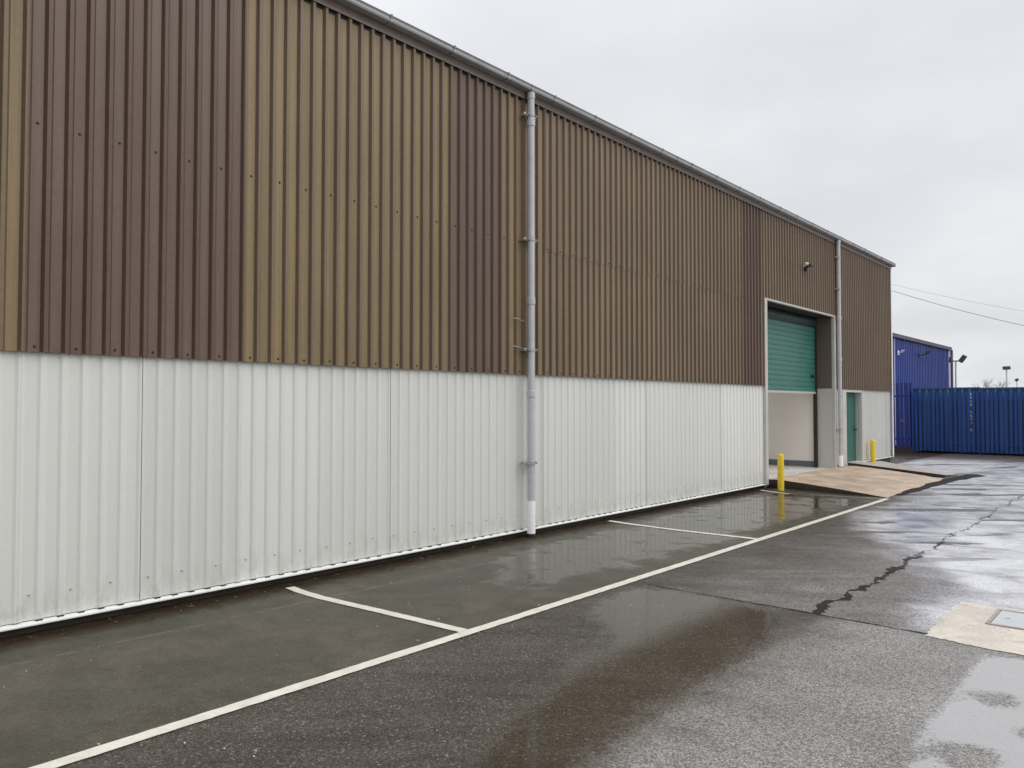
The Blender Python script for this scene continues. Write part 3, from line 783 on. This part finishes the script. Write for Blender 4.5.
# tarmac fillet at the toe of the ramp
M['tar'] = paint('black_tar_fillet', (.020, .019, .023), .8, .4, 9, bump=.6, spec=.15)
mb = MB(); V = []
for i in range(30):
    f_ = i / 29; y = 16.2 + 5.9 * f_; x = 2.42 - .05 * f_ if f_ < .66 else 2.387 + (f_ - .66) * .6
    wd = .14 + .26 * f_ + .05 * mnoise.noise(Vector((y * 2, 0, 0)))
    V += [(x - .02, y, .015), (x + wd * .5, y, .018), (x + wd, y, .003)]
mb.add(V, [(i * 3 + q, i * 3 + q + 1, i * 3 + q + 4, i * 3 + q + 3) for i in range(29) for q in (0, 1)])
tag(mb.build('tar_fillet', M['tar']), kind='structure')

# ------------------------------------------------------------------ bollards
def bollard(x, y, z, h, r_, label):
    o = empty('bollard', (x, y, z)); tag(o, label, 'bollard', 'yellow bollards beside the wall')
    pr = [(0, r_), (h - .05, r_), (h - .022, r_ * .9), (h - .006, r_ * .6), (h, .012)]
    MB().tube([(0, 0, a) for a, _ in pr], [q for _, q in pr], 20).build('post', M['yellow'], o, smooth=True)
    MB().tube([(0, 0, .0), (0, 0, .012)], [r_ * 1.25, r_ * 1.05], 20).build('base_collar', M['kerbdark'], o, smooth=True)
    return o
bollard(.476, 15.44, 0, .76, .063, 'yellow steel bollard standing in the puddle in front of the shutter opening')
bollard(.13, 22.85, .125, .66, .066, 'far yellow bollard on the pale step beside the green side door')

# ------------------------------------------------------------------ blue building beyond
bb = empty('blue_building', (-2.9, 33, 0)); tag(bb, 'royal blue ribbed metal building behind the blue containers', 'building')
bb.location = (0, 0, 0)
BX = -2.9; BY0, BY1 = 33.0, 47.3; BZ = 4.83
mb = MB(); pts = []; y_ = BY0
while y_ < BY1 - .01:
    for dy, dx in ((0, 0), (.16, 0), (.18, .03), (.26, .03), (.28, 0)): pts.append((BX + dx, min(y_ + dy, BY1)))
    y_ += .30
n = len(pts)
mb.add([(x, y, 0) for x, y in pts] + [(x, y, BZ) for x, y in pts], [(i, i + 1, n + i + 1, n + i) for i in range(n - 1)])
mb.box(BX - .2, BX - .01, BY0, BY1, 0, BZ)
mb.build('side_wall', M['bluewall'], bb)
mb = MB()
mb.add([(BX - .21, BY0 + .01, 0), (BX - 14, BY0 + .01, 0), (BX - 14, BY0 + .01, BZ), (BX - 7, BY0 + .01, BZ + .9), (BX - .21, BY0 + .01, BZ)], [(0, 1, 2, 3, 4)])
mb.add([(BX - .21, BY1 - .01, 0), (BX - 14, BY1 - .01, 0), (BX - 14, BY1 - .01, BZ), (BX - 7, BY1 - .01, BZ + .9), (BX - .21, BY1 - .01, BZ)], [(0, 1, 2, 3, 4)])
mb.build('end_wall', M['bluewall'], bb)
MB().add([(BX + .05, BY0 - .05, BZ + .03), (BX + .05, BY1 + .05, BZ + .03), (BX - 7, BY1 + .05, BZ + .95), (BX - 7, BY0 - .05, BZ + .95), (BX - 14.05, BY0 - .05, BZ + .03), (BX - 14.05, BY1 + .05, BZ + .03)], [(0, 1, 2, 3), (3, 2, 5, 4)]).build('roof', M['roof'], bb)
MB().prism([(BX + .0, BZ - .10), (BX + .14, BZ - .10), (BX + .16, BZ + .06), (BX + .14, BZ + .06), (BX + .12, BZ - .07), (BX + .02, BZ - .07), (BX + .0, BZ + .02)], BY0 - .05, BY1 + .08).build('gutter', M['bluetrim'], bb)
MB().tube([(BX + .12, BY1 + .10, BZ - .08), (BX + .12, BY1 + .10, 0)], .07, 10).build('downpipe', M['bluetrim'], bb, smooth=True)
MB().box(BX + .031, BX + .05, BY1 - .30, BY1 + .02, 0, BZ - .11).box(BX + .031, BX + .045, 36.55, 36.68, 0, BZ - .11).build('corner_trim', M['lavender'], bb)
def wall_lamp(x, y, z, label, mat, s_=1.0):
    o = empty('wall_floodlight', (x, y, z)); tag(o, label, 'floodlight')
    MB().box(.0, .02, -.10, .10, -.10, .10).tube([(.0, 0, 0), (.35 * s_, -.05, .02), (.5 * s_, 0, .10)], .03, 8).build('arm', mat, o)
    mb = MB(); mb.add([(.42 * s_, -.22 * s_, .0), (.75 * s_, -.22 * s_, .30 * s_), (.75 * s_, .22 * s_, .30 * s_), (.42 * s_, .22 * s_, .0), (.36 * s_, -.18 * s_, .10), (.62 * s_, -.18 * s_, .36 * s_), (.62 * s_, .18 * s_, .36 * s_), (.36 * s_, .18 * s_, .10)],
        [(0, 1, 2, 3), (7, 6, 5, 4), (0, 4, 5, 1), (1, 5, 6, 2), (2, 6, 7, 3), (3, 7, 4, 0)]); mb.build('head', mat, o)
wall_lamp(BX + .03, 37.25, 4.08, 'small white lamp on a thin arm at the near end of the blue wall', M['pipe_white'], .38)
wall_lamp(BX + .03, 41.0, 4.16, 'dark floodlight on an arm high on the blue wall', M['lamp_body'], .65)

# ------------------------------------------------------------------ blue containers
def container(x0, x1, y0, h, label, text_side=None, ln=6.0):
    o = empty('shipping_container', ((x0 + x1) / 2, y0, 0)); tag(o, label, 'shipping container', 'blue shipping containers across the yard')
    w_ = (x1 - x0) / 2
    mb = MB()
    for sx in (-1, 1):
        a, b_ = sorted((sx * (w_ - .06), sx * w_)); 
        each('corner_post', M['container'], o, [(a, b_, 0, .10, .06, h), (a, b_, ln - .1, ln, .06, h)])
    MB().box(-w_ + .061, w_ - .061, .0, .08, .06, .17).box(-w_ + .061, w_ - .061, ln - .08, ln, .06, .17).box(-w_, w_, .12, ln - .12, .08, .14).build('bottom_rail', M['container'], o)
    MB().box(-w_ - .003, w_ + .003, -.006, .09, h, h + .055).box(-w_ - .003, w_ + .003, .09, ln, h - .02, h + .03).build('top_rail', M['container_top'], o)
    def ribs(z0, z1, off, mat, name):
        pt = []; x = -w_ + .062; p_ = .232
        while x < w_ - .062:
            for dx, dy in ((0, .045), (.085, .045), (.115, .0), (.200, .0), (.2319, .045)):
                xx = x + dx
                if xx < w_ - .061: pt.append((xx, dy + off))
            x += p_
        pt.append((w_ - .061, .055 + off)); n = len(pt)
        mb = MB().add([(x, y, z0) for x, y in pt] + [(x, y, z1) for x, y in pt], [(i, i + 1, n + i + 1, n + i) for i in range(n - 1)])
        for i in range(n - 1):
            if pt[i][1] < .01 + off and pt[i + 1][1] < .01 + off: mb.m[i] = 1
        mb.box(-w_ + .062, w_ - .062, .07 + off, .09 + off, z0, z1)
        return mb.build(name, [mat, M['container_rib_top' if mat == M['container_top'] else 'container_rib']], o)
    ribs(.17, h - .001, .004, M['container'], 'end_panel')
    # long sides and back
    mb = MB()
    for sx in (-1, 1):
        y = .1; 
        while y < ln - .12:
            a, b_ = sorted((sx * (w_ - .05), sx * (w_ - .012))); mb.box(a, b_, y, y + .11, .14, h)
            a, b_ = sorted((sx * (w_ - .06), sx * (w_ - .045))); mb.box(a, b_, y, y + .25, .14, h)
            y += .25
    mb.box(-w_ + .06, w_ - .06, ln - .06, ln - .02, .14, h)
    mb.build('side_panel', M['container'], o)
    if text_side is not None:
        # column of small white code characters, one above the other
        cu = []
        mb = MB(); z = h * .90
        seg = {'A': 'abcefg', '0': 'abcdef', 'U': 'bcdef', '1': 'bc', '7': 'abc', '5': 'acdfg', '4': 'bcfg', 'C': 'adef'}
        for ch in 'CAU0 4571 5':
            if ch != ' ':
                cx0, cz0, ww, hh, tk = text_side, z, .050, .080, .016
                S = {'a': (0, ww, hh - tk, hh), 'd': (0, ww, 0, tk), 'g': (0, ww, hh / 2 - tk / 2, hh / 2 + tk / 2), 'f': (0, tk, hh / 2, hh), 'e': (0, tk, 0, hh / 2), 'b': (ww - tk, ww, hh / 2, hh), 'c': (ww - tk, ww, 0, hh / 2)}
                for s_ in seg[ch]:
                    a, b_, c_, d_ = S[s_]; q = {'a': .0, 'd': .0, 'g': .0}.get(s_, .0006)
                    mb.box(cx0 + a, cx0 + b_, -.004 - q, .004, cz0 + c_, cz0 + d_)
            z -= .128
        mb.build('code_lettering', M['letter'], o)
    return o
container(-.90, 1.265, 31.5, 2.33, 'blue ribbed container end with a column of small white characters, behind the fence', text_side=.768)
container(1.285, 3.46, 31.46, 2.31, 'blue ribbed container behind the fence, cut by the right edge of the photo', None)

# blue palisade gate between blue building and container
pg = empty('palisade_gate', (-1.85, 31.3, 0)); tag(pg, 'taller dark blue gate of close-set pales between the warehouse corner and the fence', 'gate')
for i in range(13):
    x = -.95 + i * .15
    MB().prism([(x, .16), (x + .105, .16), (x + .105, 2.56), (x + .052, 2.60), (x, 2.56)], -.01, .012).build('pale', M['palisade'], pg)
each('rail', M['palisade'], pg, [(-1.0, .93, .0121, .05, .45, .51), (-1.0, .93, .0121, .05, 2.05, 2.11)])
each('gate_post', M['palisade'], pg, [(.88, .935, .06, .12, 0, 2.5), (-1.08, -1.002, -.03, .06, 0, 2.62)])
MB().box(.55, .72, -.04, -.012, 1.12, 1.20).build('latch', M['bluetrim'], pg)

# blue palisade fence running in front of the containers
pf = empty('palisade_fence', (1.3, 31.3, 0)); tag(pf, 'long royal blue palisade fence of narrow round-topped pales in front of the containers', 'fence')
for i in range(31):
    x = -2.245 + i * .1415
    zt_ = 2.215 + random.uniform(-.008, .008)
    mb = MB(); w0 = .078
    pts = [(0, .07), (w0, .07), (w0, zt_ - .05), (w0 * .8, zt_ - .012), (w0 * .5, zt_), (w0 * .2, zt_ - .012), (0, zt_ - .05)]
    # pressed W section: centre ridge stands towards the yard
    front = [(x + px, -.004 - (.022 if abs(px - w0 / 2) < .01 else 0), z) for px, z in pts]
    strips = [(x, .0), (x + w0 * .3, .0), (x + w0 * .42, -.024), (x + w0 * .58, -.024), (x + w0 * .7, .0), (x + w0, .0)]
    hts = [zt_ - .05, zt_ - .012, zt_, zt_, zt_ - .012, zt_ - .05]
    V = [(a, b_, .07) for a, b_ in strips] + [(a, b_, hz) for (a, b_), hz in zip(strips, hts)] + [(a, b_ + .004, .07) for a, b_ in strips] + [(a, b_ + .004, hz) for (a, b_), hz in zip(strips, hts)]
    F = [(q, q + 1, q + 7, q + 6) for q in range(5)] + [(12 + q, 18 + q, 19 + q, 13 + q) for q in range(5)] + [(6 + q, 7 + q, 19 + q, 18 + q) for q in range(5)] + [(q, 12 + q, 13 + q, q + 1) for q in range(5)] + [(0, 6, 18, 12), (5, 17, 23, 11)]
    mb.add(V, F); mb.build('pale', M['pale'], pf)
each('rail', M['palisade'], pf, [(-2.19, 2.25, .0045, .045, .36, .41), (-2.19, 2.25, .0045, .045, 1.93, 1.975)])
each('fence_post', M['palisade'], pf, [(-2.25, -2.20, -.01, .07, 0, 2.25), (-.045, -.0, .046, .10, 0, 2.2), (2.25, 2.30, -.01, .07, 0, 2.25)])

# ------------------------------------------------------------------ lamp posts beyond
def lamp_post(x, y, h, heads, label, r_=.07, fat=.08):
    o = empty('floodlight_post', (x, y, 0)); tag(o, label, 'lamp post', 'floodlight posts beyond the containers')
    MB().tube([(0, 0, 0), (0, 0, h)], [r_ * 1.2, r_ * .7], 10).build('pole', M['post'], o, smooth=True)
    MB().box(-heads[-1][0] if heads[-1][0] > 0 else -.1, max(.1, heads[-1][0]), -.03, .03, h - .03, h + .03).build('crossbar', M['lamp_body'], o)
    for (dx, s_, tl) in heads:
        c_, sn = math.cos(tl), math.sin(tl)
        pr = [(-.35, -fat), (.35, -fat), (.35, fat), (-.35, fat)]
        pts = [((dx + (a * c_ - b_ * sn) * s_), h + .18 * s_ + (a * sn + b_ * c_) * s_) for a, b_ in pr]
        MB().prism(pts, -.35 * s_, .35 * s_).build('floodlight', M['lamp_body'], o, bevel=.02)
    return o
lamp_post(-2.12, 45.0, 4.02, [(-.22, .42, 1.45), (.32, .58, .95)], 'nearest floodlight post, two tilted heads right beside the blue building', .055, .15)
lamp_post(-6.45, 90.0, 5.35, [(-.15, .48, .1), (.17, .48, .1)], 'floodlight post standing just right of the bare tree above the container', .09, .34)
lamp_post(-5.60, 90.0, 4.15, [(0, .45, .5)], 'short thin floodlight post at the right edge of the photo', .06, .25)

# ------------------------------------------------------------------ bare trees far off
def bare_tree(x, y, h, spread, label, seed):
    rnd = random.Random(seed)
    o = empty('bare_tree', (x, y, 0)); tag(o, label, 'tree')
    MB().tube([(0, 0, 0), (.1, 0, h * .25), (0, .1, h * .45)], [.22, .17, .12], 8).build('trunk', M['bark'], o, smooth=True)
    mb = MB()
    def grow(p, d, l, r_, depth):
        q = p + d * l * .5 + Vector((rnd.uniform(-.1, .1), rnd.uniform(-.1, .1), .05)) * l; e = q + (d + Vector((0, 0, .15))).normalized() * l * .5
        mb.tube([p, q, e], [r_, r_ * .8, r_ * .55], 4, caps=False)
        if depth == 0: return
        for _ in range(3):
            nd = (d + Vector((rnd.uniform(-1, 1) * spread, rnd.uniform(-1, 1) * spread, rnd.uniform(-.3, .7)))).normalized()
            s0 = p.lerp(e, rnd.uniform(.5, 1.0)); grow(s0, nd, l * rnd.uniform(.55, .8), r_ * .55, depth - 1)
    for i in range(8):
        a = i * .8; grow(Vector((0, 0, h * (.22 + .03 * i))), Vector((math.cos(a) * spread, math.sin(a) * spread, .8)).normalized(), h * .27, .07, 4)
    mb.build('crown', M['twig'], o)
    return o
bare_tree(-8.4, 94, 4.75, .85, 'hazy bare tree top showing over the container between lamp posts', 3)
bare_tree(-14.2, 98, 4.25, 1.0, 'faint low bare tree beside the blue building and nearest lamp post', 5)

# ------------------------------------------------------------------ overhead cables
def cable(p0, p1, sag, r_, label, ):
    p0, p1 = Vector(p0), Vector(p1); pts = []
    for i in range(41):
        f_ = i / 40; p = p0.lerp(p1, f_); p.z -= sag * 4 * f_ * (1 - f_); pts.append(p)
    o = MB().tube(pts, r_, 6).build('overhead_cable', M['wire'], smooth=True); tag(o, label, 'cable', 'overhead cables')
cable((-9.0, 40, 9.85), (12.0, 40, 2.9), 1.15, .011, 'lower darker overhead cable sloping down right from the warehouse corner')
cable((-9.0, 41, 9.75), (12.0, 41, 3.9), .90, .005, 'upper fainter overhead cable above the darker one')

# ------------------------------------------------------------------ debris
dm = paint('pale_litter', (.6, .58, .52), .6); dk = paint('leaf_litter', (.07, .045, .02), .7)
rnd = random.Random(11)
mb = MB()
for i in range(150):
    x = abs(rnd.gauss(0, .16)) + .02; y = rnd.uniform(0.5, 15.5); a = rnd.uniform(0, 6.28); l = rnd.uniform(.008, .03); w_ = l * rnd.uniform(.3, .7)
    c_, s_ = math.cos(a), math.sin(a); z = .004
    q = [(l, 0, z), (0, w_, z + .008), (-l, 0, z), (0, -w_, z + .002)]
    q = [(x + u * c_ - v * s_, y + u * s_ + v * c_, zz_) for u, v, zz_ in q]
    mb.add(q + [(a_, b_, zz_ - .003) for a_, b_, zz_ in q], [(0, 1, 2, 3), (7, 6, 5, 4), (0, 4, 5, 1), (1, 5, 6, 2), (2, 6, 7, 3), (3, 7, 4, 0)])
tag(mb.build('leaf_litter', dk), 'scattered dark leaf litter on the asphalt along the foot of the wall', 'litter', kind='stuff')
mb = MB()
for i in range(70):
    x = rnd.uniform(.1, 5.8); y = rnd.uniform(1.2, 7); l = rnd.uniform(.003, .008)
    mb.box(x, x + l * 1.5, y, y + l, .002, .002 + l * .6)
tag(mb.build('grit', dm), 'sparse pale grit scattered over the near asphalt', 'grit', kind='stuff')

# ------------------------------------------------------------------ render settings
sc.view_settings.view_transform = 'Standard'; sc.view_settings.look = 'None'
sc.view_settings.exposure = 0; sc.view_settings.gamma = 1; sc.view_settings.use_curve_mapping = False
sc.render.engine = 'CYCLES'
sc.cycles.max_bounces = 6; sc.cycles.diffuse_bounces = 3; sc.cycles.glossy_bounces = 4
sc.cycles.use_denoising = True; sc.cycles.caustics_reflective = False; sc.cycles.caustics_refractive = False
